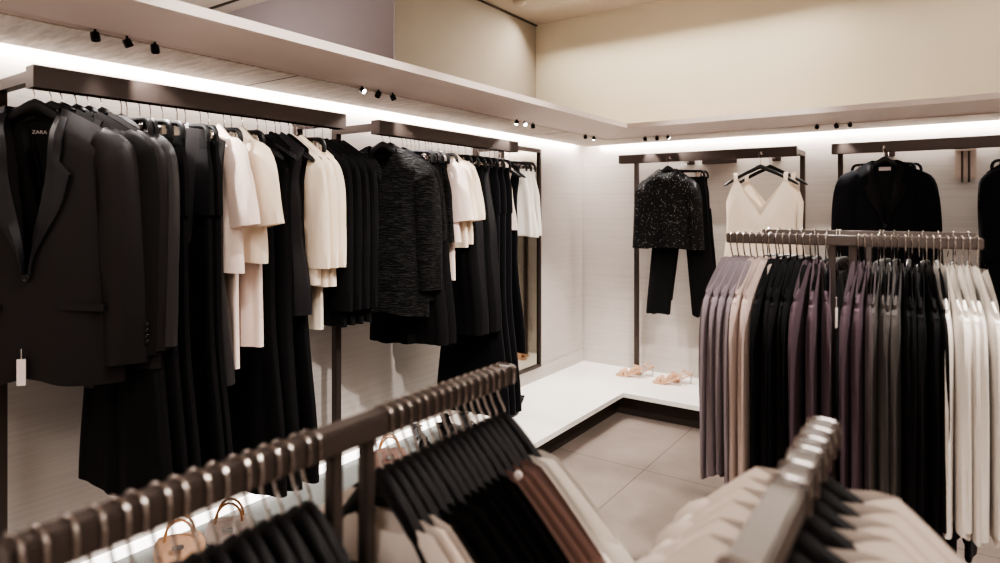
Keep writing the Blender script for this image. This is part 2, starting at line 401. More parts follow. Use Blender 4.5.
# ------------------------------------------------------------------ hangers
def hook_mesh(hs, wire, neck):
    p = [(hs, 0, -hs*.7), (hs, 0, hs*.55), (hs*.6, 0, hs), (-hs*.6, 0, hs), (-hs, 0, hs*.5), (-hs, 0, -hs*.9), (-hs*.55, 0, -hs*1.9-.006), (0, 0, -hs*2-.022), (0, 0, neck)]
    b = MB(); b.tube(spline(p, 22), wire, 6); return b.mesh('hook', M['chrome'])
def arm_mesh(W=.20, drop=.098, wide=.011, hh=.016, thin=False, S=False, dome=(.006, .12)):
    b = MB(); rings = []; n = 24
    for i in range(n + 1):
        u = -1 + 2*i/n; a = abs(u)
        z = -.088 - drop*(a*a*(3-2*a) if S else a**1.25) + dome[0]*math.exp(-(a/dome[1])**2)
        h = (hh*(1-.35*a) if not thin else .007); t = wide*(.7 + .8*a) if not thin else .006
        if i in (0, n): h *= .5; t *= .6
        rings.append([(W*u, t*math.cos(k*PI/4), z + h*math.sin(k*PI/4)) for k in range(8)])
    b.loft(rings); return b.mesh('arms', M['hanger'])
def cliparm_mesh(hw=.165):
    b = MB(); rings = []
    p = [(-hw, 0, -.145), (-hw, 0, -.118), (-hw+.012, 0, -.098), (-hw+.04, 0, -.092), (0, 0, -.088), (hw-.04, 0, -.092), (hw-.012, 0, -.098), (hw, 0, -.118), (hw, 0, -.145)]
    b.tube(spline(p, 34), .0085, 8); return b.mesh('arms', M['hanger'])
def clip_mesh():
    b = MB(); b.box(-.014, .014, -.012, .012, -.142, -.112, .003); b.tube([(-.012, 0, -.108), (.012, 0, -.108)], .006, 8)
    b.box(-.004, .004, -.005, .005, -.112, -.09); return b.mesh('clip', M['chrome'])
HK = {('rail'): hook_mesh(.0095, .0017, -.085), ('rack'): hook_mesh(.0178, .0019, -.085), ('rackc'): hook_mesh(.0178, .0019, -.068), ('rackb'): hook_mesh(.0178, .0021, -.060)}
ARM = {'wide': arm_mesh(), 'slim': arm_mesh(thin=True, drop=.095), 'rackwide': arm_mesh(W=.148, drop=.115, wide=.0095, hh=.022, S=True), 'big': arm_mesh(W=.235, drop=.12), 'narrow': arm_mesh(W=.16, drop=.085, wide=.012, hh=.018), 'top': arm_mesh(W=.205, drop=.095, wide=.016, hh=.020, dome=(.020, .24))}
CLA = cliparm_mesh(); CLI = clip_mesh()
def hanger(where, kind, loc, rz, label, group):
    r = empty('clothes_hanger' if kind != 'clip' else 'clip_hanger', loc, rz, label, 'hanger', group)
    link('hook', HK[where], r)
    if kind == 'clip':
        link('arms', CLA, r)
        for s in (-.12, .12): link('clip', CLI, r, (s, 0, 0))
    else: link('arms', ARM[kind], r)
    return r

# ------------------------------------------------------------------ garments (local: X = shoulder line, front = -Y, origin = rod)
def tz(a, neck, W, drop, zt=-.070):
    return zt - drop * max(0, (a-neck)/(W-neck))**1.1
def torso(W, hem, T=.03, neck=.07, dipf=.05, dipb=.015, drop=.065, waist=.95, flare=1.05, fold=.010, nf=4, seed=0, rows=22, cols=56,
          cut=0., fray=0., vneck=False, mat='black', zt=-.070, name='bodice', uneven=.008, arm=0., tt=.12):
    rn = random.Random(seed); ph = [rn.uniform(0, 6.28) for _ in range(8)]; fr = [rn.uniform(-fray, fray) for _ in range(cols)]
    b = MB(); rings = []
    for r in range(rows + 1):
        v = (r/rows)**1.25; ring = []
        for c in range(cols):
            th = 2*PI*c/cols; cx, sy = math.cos(th), math.sin(th)
            u = math.copysign(abs(cx)**.85, cx); wv = prof([(0, 1), (.45, waist), (1, flare)], v)
            if arm: wv *= 1 - arm*math.exp(-((v-.16)/.13)**2)
            a = abs(u)*W; front = sy < 0
            z0 = tz(a, neck, W, drop, zt)
            if a < neck:
                q = a/neck; z0 -= (dipf if front else dipb) * ((1-q) if vneck and front else (1-q**2.5))
            zh = hem + uneven*math.sin(2.3*u + ph[0]) + fr[c] + cut*math.exp(-((u*W)/.055)**2)*(1 if front else 0)
            z = lerp(z0, zh, v)
            tv = T*min(1, tt + v/.10)*lerp(1, .95, v)
            y = tv*math.copysign(abs(sy)**.55, sy) if abs(sy) > 1e-9 else 0
            g = min(1, v*1.5)*abs(sy)**.5; k = 0 if front else 3
            y += fold*g*(math.sin(nf*u*1.6+ph[1+k]) + .6*math.sin(nf*2.3*u+ph[2+k]+v*1.2) + .3*math.sin(nf*4.1*u+ph[3+k]-v*2))
            x = u*W*wv + .004*math.sin(7*v+ph[7])*abs(cx)
            ring.append((x, y, z))
        rings.append(ring)
    b.loft(rings, False, False); return (name, b.mesh(name, M[mat]))
def sleeve(side, W, L, r0=.075, r1=.06, T=.03, drop=.065, out=.02, mat='black', seed=0, zt=-.070, neck=.07, swing=0., cap=True, n=18, gather=0.):
    if gather: n = 40
    rn = random.Random(seed*7+side); ph = rn.uniform(0, 6.28)
    zs = tz(W, neck, W, drop, zt)
    p = [(W-.085, 0, zs-.008), (W-.038, 0, zs-.040), (W-.022+out*.4, swing*.2, zs-.12), (W-.018+out*.8, swing*.6, zs-.12-(L-.12)*.5), (W-.018+out, swing, zs-L)]
    if L < .32: p = [(W-.085, 0, zs-.008), (W-.038, 0, zs-.040), (W-.012+out*.5, 0, zs-.03-L*.4), (W+.005+out, 0, zs-L)]
    pts = spline(p, n); b = MB(); rings = []
    for i, q in enumerate(pts):
        t = (pts[min(i+1, n)] - pts[max(i-1, 0)]).normalized(); nn = Vector((-t.z, 0, t.x)).normalized(); s = i/n
        rx = prof([(0, r0*.25), (.12, r0*.62), (.35, r0*.85), (1, r1)], s) ; ry = T*prof([(0, .25), (.12, .8), (.4, 1), (1, .92)], s)
        gg = 1 + gather*math.sin(s*150)*math.exp(-((s-.08)/.09)**2) + gather*1.3*math.exp(-((s-.27)/.012)**2)
        rx *= gg; ring = []
        for k in range(16):
            a = 2*PI*k/16; m = 1 + .09*math.sin(3*a+ph+s*3)*min(1, s*2) + .05*math.sin(5*a-ph+s*9)
            qq = q + nn*math.cos(a)*rx*m + Vector((0, 1, 0))*math.copysign(abs(math.sin(a))**.8, math.sin(a))*ry*m
            ring.append((side*qq.x, qq.y, qq.z))
        rings.append(ring)
    last = rings[-1]; cen = [sum(v[j] for v in last)/16 for j in range(3)]
    rings.append([tuple(lerp(v[j], cen[j], .12) + (.012 if j == 2 else 0) for j in range(3)) for v in last])
    b.loft(rings, False, True); return ('sleeve', b.mesh('sleeve', M[mat]))
def leg(side, top, L, w=.09, wh=.11, T=.03, xin=.09, xh=.12, mat='black', seed=0, fray=0., n=16, fold=.008, name='trouser_leg'):
    rn = random.Random(seed*5+side); ph = rn.uniform(0, 6.28); b = MB(); rings = []; cols = 28; fr = [rn.uniform(-fray, fray) for _ in range(cols)]
    for i in range(n+1):
        v = i/n; cx = lerp(xin, xh, v); rx = prof([(0, w), (.4, w*.95), (1, wh)], v); ry = T*lerp(.9, 1, v); ring = []
        for k in range(cols):
            a = 2*PI*k/cols; sx = math.copysign(abs(math.cos(a))**.8, math.cos(a)); s = math.sin(a)
            y = ry*math.copysign(abs(s)**.6, s) + fold*min(1, v*2+.2)*(math.sin(3*sx+ph) + .5*math.sin(7*sx+ph*2+v))*abs(s)**.5
            ring.append((side*cx + sx*rx, y, lerp(top, top-L, v) + (fr[k] if i == n else 0)))
        rings.append(ring)
    b.loft(rings, True, True); return (name, b.mesh(name, M[mat]))
def hips(top, bot, w0, w1, T=.022, mat='black', seed=0, name='waist'):
    rn = random.Random(seed); ph = rn.uniform(0, 6); b = MB(); rings = []
    for i in range(11):
        v = i/10; w = prof([(0, w0), (.5, lerp(w0, w1, .8)), (1, w1)], v); t = T*(.5+.5*min(1, v*3)); ring = []
        for k in range(40):
            a = 2*PI*k/40; s = math.sin(a); sx = math.copysign(abs(math.cos(a))**.8, math.cos(a))
            ring.append((w*sx, t*math.copysign(abs(s)**.5, s) + .004*math.sin(6*sx+ph+v)*v*abs(s), lerp(top, bot, v)))
        rings.append(ring)
    b.loft(rings); return (name, b.mesh(name, M[mat]))
def band(top, h, w, T, mat):
    b = MB(); b.loft([[(w*math.copysign(abs(math.cos(2*PI*k/32))**.8, math.cos(2*PI*k/32)), T*math.copysign(abs(math.sin(2*PI*k/32))**.5, math.sin(2*PI*k/32)), z) for k in range(32)] for z in (top, top-h)])
    return ('waistband', b.mesh('waistband', M[mat]))
def trousers(L=.95, w=.165, wh=.11, T=.022, mat='black', seed=0, fray=0., xh=.10, xin=.085):
    top = -.134; cr = top-.26
    return [band(top, .035, w+.002, T*.62, mat), hips(top-.02, cr, w, w*1.12, T, mat, seed), leg(-1, cr+.03, L-.29+.0, w*.55, wh, T, xin, xh, mat, seed, fray), leg(1, cr+.03, L-.29, w*.55, wh, T, xin, xh, mat, seed+3, fray)]
def skirt(L=.45, w=.15, flare=1.5, T=.03, mat='black', seed=0, fray=0., nf=6, fold=.012):
    rn = random.Random(seed)
    b = torso(w, -.134-L, T, neck=w*.999, dipf=0, dipb=0, drop=0, waist=lerp(1, flare, .55), flare=flare, fold=fold, nf=nf, seed=seed, fray=fray, mat=mat, zt=-.134, name='skirt_panel', rows=16)
    return [band(-.132, .035, w+.002, T*.5, mat), b]
def surf_y(x, z, W, T, hem): return -(T*max(.0, 1-(x/W)**2)**.28) - .004
def lapel(side, W, T, top, bottom, mat, wid=.065):
    """strip from the collar at the neck to the button"""
    b = MB(); n = 18; vs = []; fs = []
    for i in range(n+1):
        v = i/n; z = lerp(top, bottom, v)
        xi = prof([(0, .062), (.25, .050), (1, .004)], v)
        if v < .27: wd = lerp(.032, .038, v/.27)
        elif v < .30: wd = .034
        else: wd = wid*prof([(.30, 1.), (.5, .92), (1, .12)], v)
        yo = lambda x: -(T*min(1, .30 + (1-x/W)*.0 + v/.14)) - .014
        for dx, dy in ((0, .008), (wd*.5, -.006), (wd, -.002), (wd, .006)):
            vs.append((side*(xi+dx), yo(xi+dx)+dy, z - dx*.35*(v < .35)))
    for i in range(n):
        for j in range(3): fs.append((i*4+j, i*4+j+1, (i+1)*4+j+1, (i+1)*4+j))
    b.add(vs, fs); return ('lapel', b.mesh('lapel', M[mat]))
def collar(W, T, mat, h=.045):
    b = MB(); rings = []
    for i in range(15):
        a = PI*i/14; x = .066*math.cos(a); y = .026*math.sin(a) - .022*(1-math.sin(a))
        z = -.080 - .02*(1-math.sin(a))
        rings.append([(x*.96, y-.004, z+.008), (x, y, z+.014), (x*1.18, y+.008 if i not in (0, 14) else y-.004, z-h*.55), (x*1.12, y+.002, z-h*.5)])
    b.loft(rings, True, True); return ('collar', b.mesh('collar', M[mat]))
def button(x, y, z, r=.011, mat='button'):
    b = MB(); b.loft([[(x+rr*math.cos(k*PI/6), y+yy, z+rr*math.sin(k*PI/6)) for k in range(12)] for rr, yy in ((r, 0), (r, -.004), (r*.7, -.006), (r*.3, -.005))])
    return ('button', b.mesh('button', M[mat]))
def pocket(x, y, z, w, h, mat, tilt=0.):
    b = MB(); b.box(-w/2, w/2, -.004, .003, -h/2, h/2, .0015)
    b.v = [(x + vx, y + vy, z + vz + vx*tilt) for vx, vy, vz in b.v]
    return ('pocket_flap', b.mesh('pocket_flap', M[mat]))
def blazer(W=.215, hem=-.87, T=.05, mat='blazer', lap='satin', L=.62, seed=1, bt=-.50, out=.03, detail=True):
    P = [torso(W, hem, T, neck=.066, dipf=abs(bt)-.085, dipb=.01, drop=.088, waist=.96, flare=1.08, fold=.006, nf=3, seed=seed, vneck=True, cut=.02, mat=mat, rows=26, cols=72),
         sleeve(-1, W, L, .088, .062, T*1.0, .088, out, mat, seed, neck=.066), sleeve(1, W, L, .088, .062, T*1.0, .088, out, mat, seed, neck=.066)]
    if detail:
        P += [lapel(-1, W, T, -.095, bt, lap), lapel(1, W, T, -.095, bt, lap), collar(W, T, lap),
              button(.0, -T-.012, bt-.01), pocket(-.13, -T*.88-.006, bt-.10, .13, .022, mat, .08), pocket(.13, -T*.88-.006, bt-.10, .13, .022, mat, -.08)]
        b = MB(); b.box(-.05, .05, T*.55, T*.6, bt, -.11); P.append(('lining', b.mesh('lining', M['lining'], False)))
    return P
def cuff_buttons(W, L, T, n=4, out=.03):
    zs = -.143; return [button(W+.012+out, -T*.95, zs-L+.03+i*.017, .007) for i in range(n)]
def tee(W=.20, hem=-.60, T=.035, mat='blush', SL=.24, seed=2, out=.03, r1=.085):
    return [torso(W, hem, T, neck=.095, dipf=.06, dipb=.03, drop=.085, waist=1.0, flare=1.12, fold=.009, nf=4, seed=seed, mat=mat, rows=18),
            sleeve(-1, W, SL, .09, r1, T*1.1, .085, out, mat, seed, neck=.095, n=12), sleeve(1, W, SL, .09, r1, T*1.1, .085, out, mat, seed, neck=.095, n=12)]
def shirt(W=.20, hem=-.70, T=.03, mat='black', L=.58, seed=3, out=.01, r0=.07, r1=.045, fold=.006, neck=.06, drop=.092, zt=-.070, gather=0., tt=.12):
    return [torso(W, hem, T, neck=neck, dipf=.03, dipb=.01, drop=drop, waist=1.0, flare=1.05, fold=fold, nf=4, seed=seed, mat=mat, rows=16, cols=44, zt=zt, tt=tt),
            sleeve(-1, W, L, r0, r1, T*1.15, drop, out, mat, seed, neck=neck, zt=zt, gather=gather), sleeve(1, W, L, r0, r1, T*1.15, drop, out, mat, seed, neck=neck, zt=zt, gather=gather)]
def vest(W=.17, hem=-.70, T=.035, mat='black', seed=4, dipf=.16, flare=1.15, fold=.008, neck=.07, arm=.12):
    return [torso(W, hem, T, neck=neck, dipf=dipf, dipb=.03, drop=.07, waist=.92, flare=flare, fold=fold, nf=4, seed=seed, vneck=True, mat=mat, arm=arm)]
def camisole(mat='cream', seed=5, W=.19, hem=-.85, T=.03):
    # bodice hangs below two narrow straps
    P = []; rn = random.Random(seed); ph = [rn.uniform(0, 6) for _ in range(6)]; b = MB(); rings = []; cols = 64; rows = 22
    for r in range(rows+1):
        v = (r/rows)**1.1; ring = []
        for c in range(cols):
            th = 2*PI*c/cols; cx, sy = math.cos(th), math.sin(th); u = math.copysign(abs(cx)**.85, cx); a = abs(u)
            z0 = -.165 - (.25 if sy < 0 else .19)*max(0, 1-a/.66)**.85 - .16*max(0, (a-.72)/.28)**1.2
            z = lerp(z0, hem + .006*math.sin(4*u+ph[0]), v)
            y = T*math.copysign(abs(sy)**.55, sy)*min(1, .35+v*3) if abs(sy) > 1e-9 else 0
            y += .007*min(1, v*2)*(math.sin(5*u+ph[1 if sy < 0 else 2]) + .6*math.sin(11*u+ph[3]))*abs(sy)**.5
            ring.append((u*W*prof([(0, 1), (.3, .98), (1, 1.12)], v), y, z))
        rings.append(ring)
    b.loft(rings, False, False); P.append(('bodice', b.mesh('bodice', M[mat])))
    for s in (-1, 1):
        b = MB(); x = s*W*.72; k = []
        pts = spline([(x*.98, -T*.5, -.185), (x*.98, -T*.45, -.14), (x, 0, -.122), (x*.98, T*.45, -.14), (x*.98, T*.5, -.185)], 10)
        b.loft([[(p.x-.013, p.y, p.z), (p.x+.013, p.y, p.z), (p.x+.013, p.y*.9, p.z-.003), (p.x-.013, p.y*.9, p.z-.003)] for p in pts])
        P.append(('strap', b.mesh('strap', M[mat])))
    return P
def swing_tag(x, y, z):
    b = MB(); b.box(x-.011, x+.011, y-.001, y+.001, z-.075, z); b.tube([(x, y, z+.03), (x, y, z)], .0008, 4)
    return ('price_tag', b.mesh('price_tag', M['tag'], False))

ORD = ['first', 'second', 'third', 'fourth', 'fifth', 'sixth', 'seventh', 'eighth', 'ninth', 'tenth', 'eleventh', 'twelfth', 'thirteenth', 'fourteenth', 'fifteenth',
       'sixteenth', 'seventeenth', 'eighteenth', 'nineteenth', 'twentieth']
def garment(name, parts, loc, rz, label, cat, group, hk, where, hlabel, hgroup):
    r = empty(name, loc, rz, label, cat, group)
    for nm, me in parts: link(nm, me, r)
    if hk: hanger(where, hk, loc, rz, hlabel, hgroup)
    return r

# ---- near left rail
HX = RX - .03
def left(y, name, parts, deg, label, cat, hk, group='clothes on the near left rail', hg='hangers on the near left rail', hl=None):
    return garment(name, parts, (HX, y, ROD), R(deg), label, cat, group, hk, 'rail', hl or ('hanger of the ' + label), hg)
# 1 tuxedo blazer turned to the camera
P = blazer(W=.225, hem=-.885, T=.045, mat='blazer', lap='satin', seed=11, bt=-.56, L=.68)
g = left(.730, 'tuxedo_blazer', P, 50, 'brown-black blazer with satin lapels turned to face out, leftmost garment', 'blazer', 'top', hl='hanger of the leftmost satin-lapel blazer')
tx = bpy.data.curves.new('neck_text', 'FONT'); tx.body = 'ZARA'; tx.size = .015; tx.extrude = .0004; tx.align_x = 'CENTER'
to = bpy.data.objects.new('tmp_text', tx); C.objects.link(to); bpy.context.view_layer.update()
tm = bpy.data.meshes.new_from_object(to); bpy.data.objects.remove(to); tm.materials.clear(); tm.materials.append(M['tag'])
o = link('neck_label', tm, g, (.004, .020, -.150)); o.rotation_euler = (PI/2, 0, 0)
b = MB(); b.box(.034, .054, .019, .020, -.146, -.143); link('size_mark', b.mesh('size_mark', M['tag'], False), g)
link(*swing_tag(.0, 0, 0), g, (-.01, -.060, -.80))
bz = [blazer(W=.212, hem=-.86, T=.03, mat=('black2', 'blazer')[i], seed=12+i, detail=False, L=.65, out=.01) for i in range(2)]
left(.772, 'blazer', bz[0], 50, 'black blazer directly behind the leftmost satin-lapel blazer', 'blazer', 'top')
left(.80, 'blazer', bz[0], 46, 'black blazer third from the left end of near rail', 'blazer', 'top')
P = blazer(W=.212, hem=-.86, T=.035, mat='black2', lap='black2', seed=14, bt=-.48, L=.66, out=.01) + cuff_buttons(.212, .66, .035, out=.01)
left(.838, 'blazer', P, 36, 'black blazer with four cuff buttons, hung behind the satin-lapel group', 'blazer', 'top')
left(.872, 'blazer', bz[1], 31, 'brown-black blazer between the cuff-button blazer and the charcoal one', 'blazer', 'top')
P = blazer(W=.205, hem=-.80, T=.035, mat='charcoal', lap='charcoal', seed=16, bt=-.48, L=.64, out=.01)
left(.910, 'blazer', P, 27, 'charcoal blazer with sheen on its shoulder beside the clip hangers', 'blazer', 'top')
trm = [trousers(L=1.22, w=.17, wh=.14, T=.022, mat='black', seed=20+i, xh=.11) for i in range(3)]
for i, (y, dg) in enumerate(((.968, 4), (.985, 4), (1.025, 6), (1.06, 8))):
    left(y, 'dress_trousers', trm[i % 3], dg, '%s pair of long black trousers on clip hangers among the dark blazers' % ORD[i], 'trousers', 'clip', hl='clip hanger of the %s long black trousers among the blazers' % ORD[i])
P = vest(W=.215, hem=-.98, T=.035, mat='charcoal', seed=24, dipf=.20, flare=1.12, arm=.05)
b = MB()   # rounded satin revers
n = 20; vs = []; fs = []
for i in range(n+1):
    v = i/n; z = lerp(-.10, -.56, v); wd = .11*math.sin(PI*min(1, .30+v*.70))**.6 + .012
    vs += [(.055-.03*v, -.040, z), (.055-.03*v+wd*.6, -.050, z), (.055-.03*v+wd, -.040, z-.01)]
for i in range(n):
    for j in range(2): fs.append((i*3+j, i*3+j+1, i*3+j+4, i*3+j+3))
b.add(vs, fs); P.append(('lapel', b.mesh('lapel', M['charcoal'])))
left(1.10, 'tuxedo_vest_dress', P, 40, 'long black sleeveless dress with rounded satin lapel beside blush tops', 'dress', 'wide')
for i, y in enumerate((1.15, 1.18)):
    left(y, 'dress_trousers', trm[i], 6, '%s long black trousers between the satin-lapel dress and blush tops' % ('nearer', 'farther')[i], 'trousers', 'clip')
bp_ = [trousers(L=.86-.06*i, w=.14, wh=.075, T=.018, mat='blush', seed=30+i, xh=.085, xin=.075) for i in range(2)]
for i, (y, dg) in enumerate(((1.235, 8), (1.325, 8))):
    left(y, 'short_sleeved_top', tee(mat=('blush', 'cream')[i], seed=31+i, hem=-.60+.03*i, T=.028, SL=.28, W=.195, out=.015, r1=.078), dg,
         ('blush', 'pale cream')[i] + ' short-sleeved top, ' + ('nearer', 'farther')[i] + ' of the two on the near left rail', 'top', 'wide')
    left(y+.03, 'blush_trousers', bp_[i], dg, '%s pair of blush trousers hanging under the blush tops' % ('nearer', 'farther')[i], 'trousers', 'clip')
dm = [vest(W=.175, hem=-1.42, T=.03, mat='black', seed=34+i, dipf=.14, flare=1.25) for i in range(2)]
for i, y in enumerate((1.40, 1.465, 1.545)):
    left(y, 'long_dress', dm[i % 2], 10, '%s long black sleeveless dress between pale cream top and cream shirts' % ORD[i], 'dress', 'wide')
left(1.505, 'sleeveless_top', vest(W=.18, hem=-.78, T=.028, mat='satin', seed=37, dipf=.18), 16, 'glossy black sleeveless top just before the cream shirts', 'top', 'slim')
cp_ = trousers(L=.78, w=.14, wh=.07, T=.018, mat='cream', seed=38, xh=.085, xin=.075)
for i, y in enumerate((1.57, 1.61, 1.648)):
    left(y, 'cream_shirt', shirt(mat='cream', seed=40+i, hem=-.66-.01*i, T=.022, L=.44, r1=.06, out=.02, W=.195), 8, '%s of the three cream shirts on the near left rail' % ('nearest', 'middle', 'farthest')[i], 'shirt', 'wide')
left(1.63, 'cream_trousers', cp_, 8, 'cream trousers hanging below the cream shirts', 'trousers', 'clip')
jm = [shirt(mat='black', seed=44+i, hem=-.84, T=.024, L=.62, W=.205, r1=.055) for i in range(2)]
for i, y in enumerate((1.69, 1.735, 1.78, 1.825)):
    left(y, 'black_jacket', jm[i % 2], 8, '%s of four black jackets at the far end of near left rail' % ORD[i], 'jacket', 'wide')

# ---- far left rail
def left2(y, *a, **k): return left(y, *a, group='clothes on the far left rail', hg='hangers on the far left rail', **k)
P = blazer(W=.205, hem=-.88, T=.05, mat='tweed', lap='tweed', seed=51, bt=-.20, L=.60, detail=False) + [collar(.2, .05, 'black2', .10)]
left2(2.135, 'tweed_jacket', P, 40, 'black tweed jacket with standing collar turned to face out', 'jacket', 'top')
left2(2.185, 'black_jacket', blazer(W=.195, hem=-.82, T=.03, mat='black', seed=52, detail=False, L=.58, out=0), 34, 'plain black jacket tucked directly behind the tweed jacket', 'jacket', 'top')
sm = [skirt(L=.40, w=.155, flare=1.30, T=.032, mat='tweed', seed=53+i, fray=.006, nf=3, fold=.008) for i in range(2)]
for i, y in enumerate((2.27, 2.33, 2.39)):
    left2(y, 'mini_skirt', sm[i % 2], 14, '%s of three black mini skirts with frayed hem' % ('nearest', 'middle', 'farthest')[i], 'skirt', 'clip')
lsk = [skirt(L=.90, w=.15, flare=1.55, T=.03, mat=('black', 'satin')[i], seed=56+i, nf=6, fold=.014) for i in range(2)]
for i, y in enumerate((2.30, 2.36)):
    left2(y, 'long_skirt', lsk[0], 8, '%s long black skirt hanging among the black mini skirts' % ('nearer', 'farther')[i], 'skirt', 'clip')
for i, (y, h) in enumerate(((2.44, -.53), (2.49, -.56), (2.54, -.56))):
    left2(y, 'short_sleeved_top', tee(mat=('blush', 'cream', 'cream')[i], seed=60+i, hem=h, T=.024, SL=.28, out=.01, r1=.075, W=.19), 8, '%s of three cream tops on the far left rail' % ('nearest', 'middle', 'farthest')[i], 'top', 'wide')
left2(2.465, 'blush_trousers', trousers(L=.66, w=.14, wh=.07, T=.018, mat='blush', seed=63, xh=.085, xin=.07), 10, 'short blush trousers below the cream tops on far left rail', 'trousers', 'clip')
for i, y in enumerate((2.59, 2.65, 2.71, 2.77)):
    left2(y, 'long_skirt', lsk[i % 2], 8, '%s of four flared black skirts after the cream tops' % ORD[i], 'skirt', 'clip')
vt = [trousers(L=1.44, w=.16, wh=.14, T=.03, mat='velvet', seed=66+i, xh=.095) for i in range(2)]
for i, y in enumerate((2.83, 2.89, 2.95)):
    left2(y, 'velvet_trousers', vt[i % 2], 8, '%s of three very long black velvet trousers reaching the plinth' % ('nearest', 'middle', 'farthest')[i], 'trousers', 'clip')
left2(3.00, 'camisole', vest(W=.16, hem=-.50, T=.02, mat='blush', seed=70, dipf=.1), 10, 'blush sleeveless top beside the black V-neck dress', 'top', 'wide')
left2(3.05, 'vneck_dress', vest(W=.165, hem=-1.2, T=.03, mat='velvet', seed=71, dipf=.22, flare=1.2), 10, 'black V-neck sleeveless dress beside the white shorts', 'dress', 'wide')
wm = [skirt(L=.40, w=.165, flare=1.28, T=.03, mat='white', seed=72+i, nf=4, fold=.01) for i in range(2)]
for i, y in enumerate((3.11, 3.16, 3.21)):
    left2(y, 'white_shorts', wm[i % 2], 14, '%s of three white shorts at far end of the rail' % ('nearest', 'middle', 'farthest')[i], 'shorts', 'clip')

# ---- back wall
def back(x, y, name, parts, deg, label, cat, hk, hl=None):
    return garment(name, parts, (x, y, ROD), R(deg), label, cat, 'clothes on the back wall', hk, 'rail', hl or ('hanger of the ' + label), 'hangers on the back wall')
P = shirt(mat='sequin', seed=80, hem=-.66, T=.045, L=.50, W=.185, r0=.08, r1=.06, out=.03) + [collar(.185, .045, 'sequin', .03)]
back(-1.65, 4.50, 'sequin_top', P, 6, 'black sequin top sparkling on the back wall', 'top', 'top')
back(-1.575, 4.57, 'frayed_trousers', trousers(L=1.07, w=.17, wh=.09, T=.025, mat='black', seed=81, fray=.014, xh=.17, xin=.10), 6, 'black cropped trousers with frayed hems below the sequin top', 'trousers', 'clip')
back(-1.565, 4.63, 'black_trousers', trousers(L=.98, w=.16, wh=.075, T=.022, mat='black', seed=82, xh=.17, xin=.10), 4, 'second pair of black trousers behind the frayed ones', 'trousers', 'clip')
back(-1.005, 4.50, 'cream_camisole', camisole(seed=83, W=.222), 6, 'cream satin camisole with wide V neckline on the back wall', 'top', 'big')
back(-.96, 4.57, 'cream_camisole', camisole(seed=84, W=.21), 0, 'cream camisole hanging behind the front one, its hanger tips showing', 'top', 'big')
P = blazer(W=.20, hem=-.82, T=.045, mat='velvet', lap='black2', seed=85, bt=-.46, L=.62, out=.055)
g = back(-.285, 4.49, 'black_blazer', P, 4, 'black blazer with notched lapels facing out on the back wall', 'blazer', 'top')
b = MB(); b.box(-.032, .032, .018, .020, -.135, -.112); link('neck_label', b.mesh('neck_label', M['tag'], False), g)
for i, y in enumerate((4.56, 4.62)):
    back(-.30+.03*i, y, 'black_trousers', trousers(L=.95, w=.165, wh=.1, T=.022, mat='black', seed=86+i), 3, '%s black trousers behind the back wall black blazer' % ('first', 'second')[i], 'trousers', 'clip')
back(.40, 4.49, 'black_evening_dress', shirt(mat='velvet', seed=88, hem=-1.15, T=.05, L=.5, W=.19, out=.01), 5, 'black dress at right frame edge on the back wall', 'dress', 'wide')
back(.40, 4.57, 'beaded_top', shirt(mat='sequin', seed=89, hem=-.95, T=.03, L=.55, W=.19), 0, 'dark beaded top just behind the black dress at right', 'top', 'clip')

# ------------------------------------------------------------------ double clothes racks
def rack(loc, rz, length, z, gap, label):
    """bars run along local +Y centred on 0; second bar at x=+gap"""
    r = empty('double_clothes_rack', loc, rz, label, 'clothes rack')
    for x in (0, gap):
        b = MB(); b.box(x-.015, x+.015, -length/2, length/2, z-.015, z+.015, .003); link('top_bar', b.mesh('top_bar', M['rackmetal']), r)
        for s in (-1, 1):
            b = MB(); b.box(x-.008, x+.008, s*.0265-.009, s*.0265+.009, .03, z-.015, .002); link('upright', b.mesh('upright', M['rackmetal']), r)
    b = MB(); b.box(.011, gap-.011, -.012, .012, .18, .21); link('cross_bar', b.mesh('cross_bar', M['rackmetal']), r)
    b = MB(); b.box(-.12, gap+.12, -.18, .18, 0, .03, .005); link('base_plate', b.mesh('base_plate', M['rackmetal']), r)
    return r
CZB = 1.413
rack((-.232, 2.03, 0), PI/2, .64, CZB, .48, 'taupe double rack in mid room packed with long-sleeved tops')
FZB = 1.224
rack((-.60, .533, 0), 0, .706, FZB, .48, 'taupe double rack nearest the camera, shiny hooks along both bars')

# centre rack front row
rowc = [('mauvegrey', 'mauve-grey', 4), ('beige', 'pink-beige', 3), ('black', 'black', 5), ('plum', 'plum', 3), None,
        ('plum', 'plum', 2), ('mauvegrey2', 'smoky', 1), ('taupe', 'taupe-grey', 4), ('black', 'black', 5), ('white', 'ivory white', 6)]
M['mauvegrey2'] = fabric('smoky_mauve_jersey', (.10, .08, .084), sheen=.25, rough=.7)
topm = {}
def rack_top(mat, k):
    key = (mat, k)
    if key not in topm:
        sd = 100 + k*13 + len(mat)
        topm[key] = shirt(mat=mat, seed=sd, hem=-.655 - .012*(k % 3), T=.0108, L=.53-.012*k, W=.195, r0=.066, r1=.046, out=.008+.006*(k % 2), fold=.0035, zt=-.050, neck=.05, gather=.07, drop=.10, tt=.8)
    return topm[key]
rn = random.Random(5)
cells = []; xx = -.533
for e in rowc:
    if e is None: xx = -.187; side = 'right'; continue
for half, start, end in ((rowc[:4], -.535, -.275), (rowc[5:], -.190, .073)):
    tot = sum(e[2] for e in half); j = 0
    for mat, cn, cnt in half:
        for i in range(cnt):
            cells.append((lerp(start, end, j/(tot-1)), mat, cn, i, cnt, 'left' if start < -.3 else 'right')); j += 1
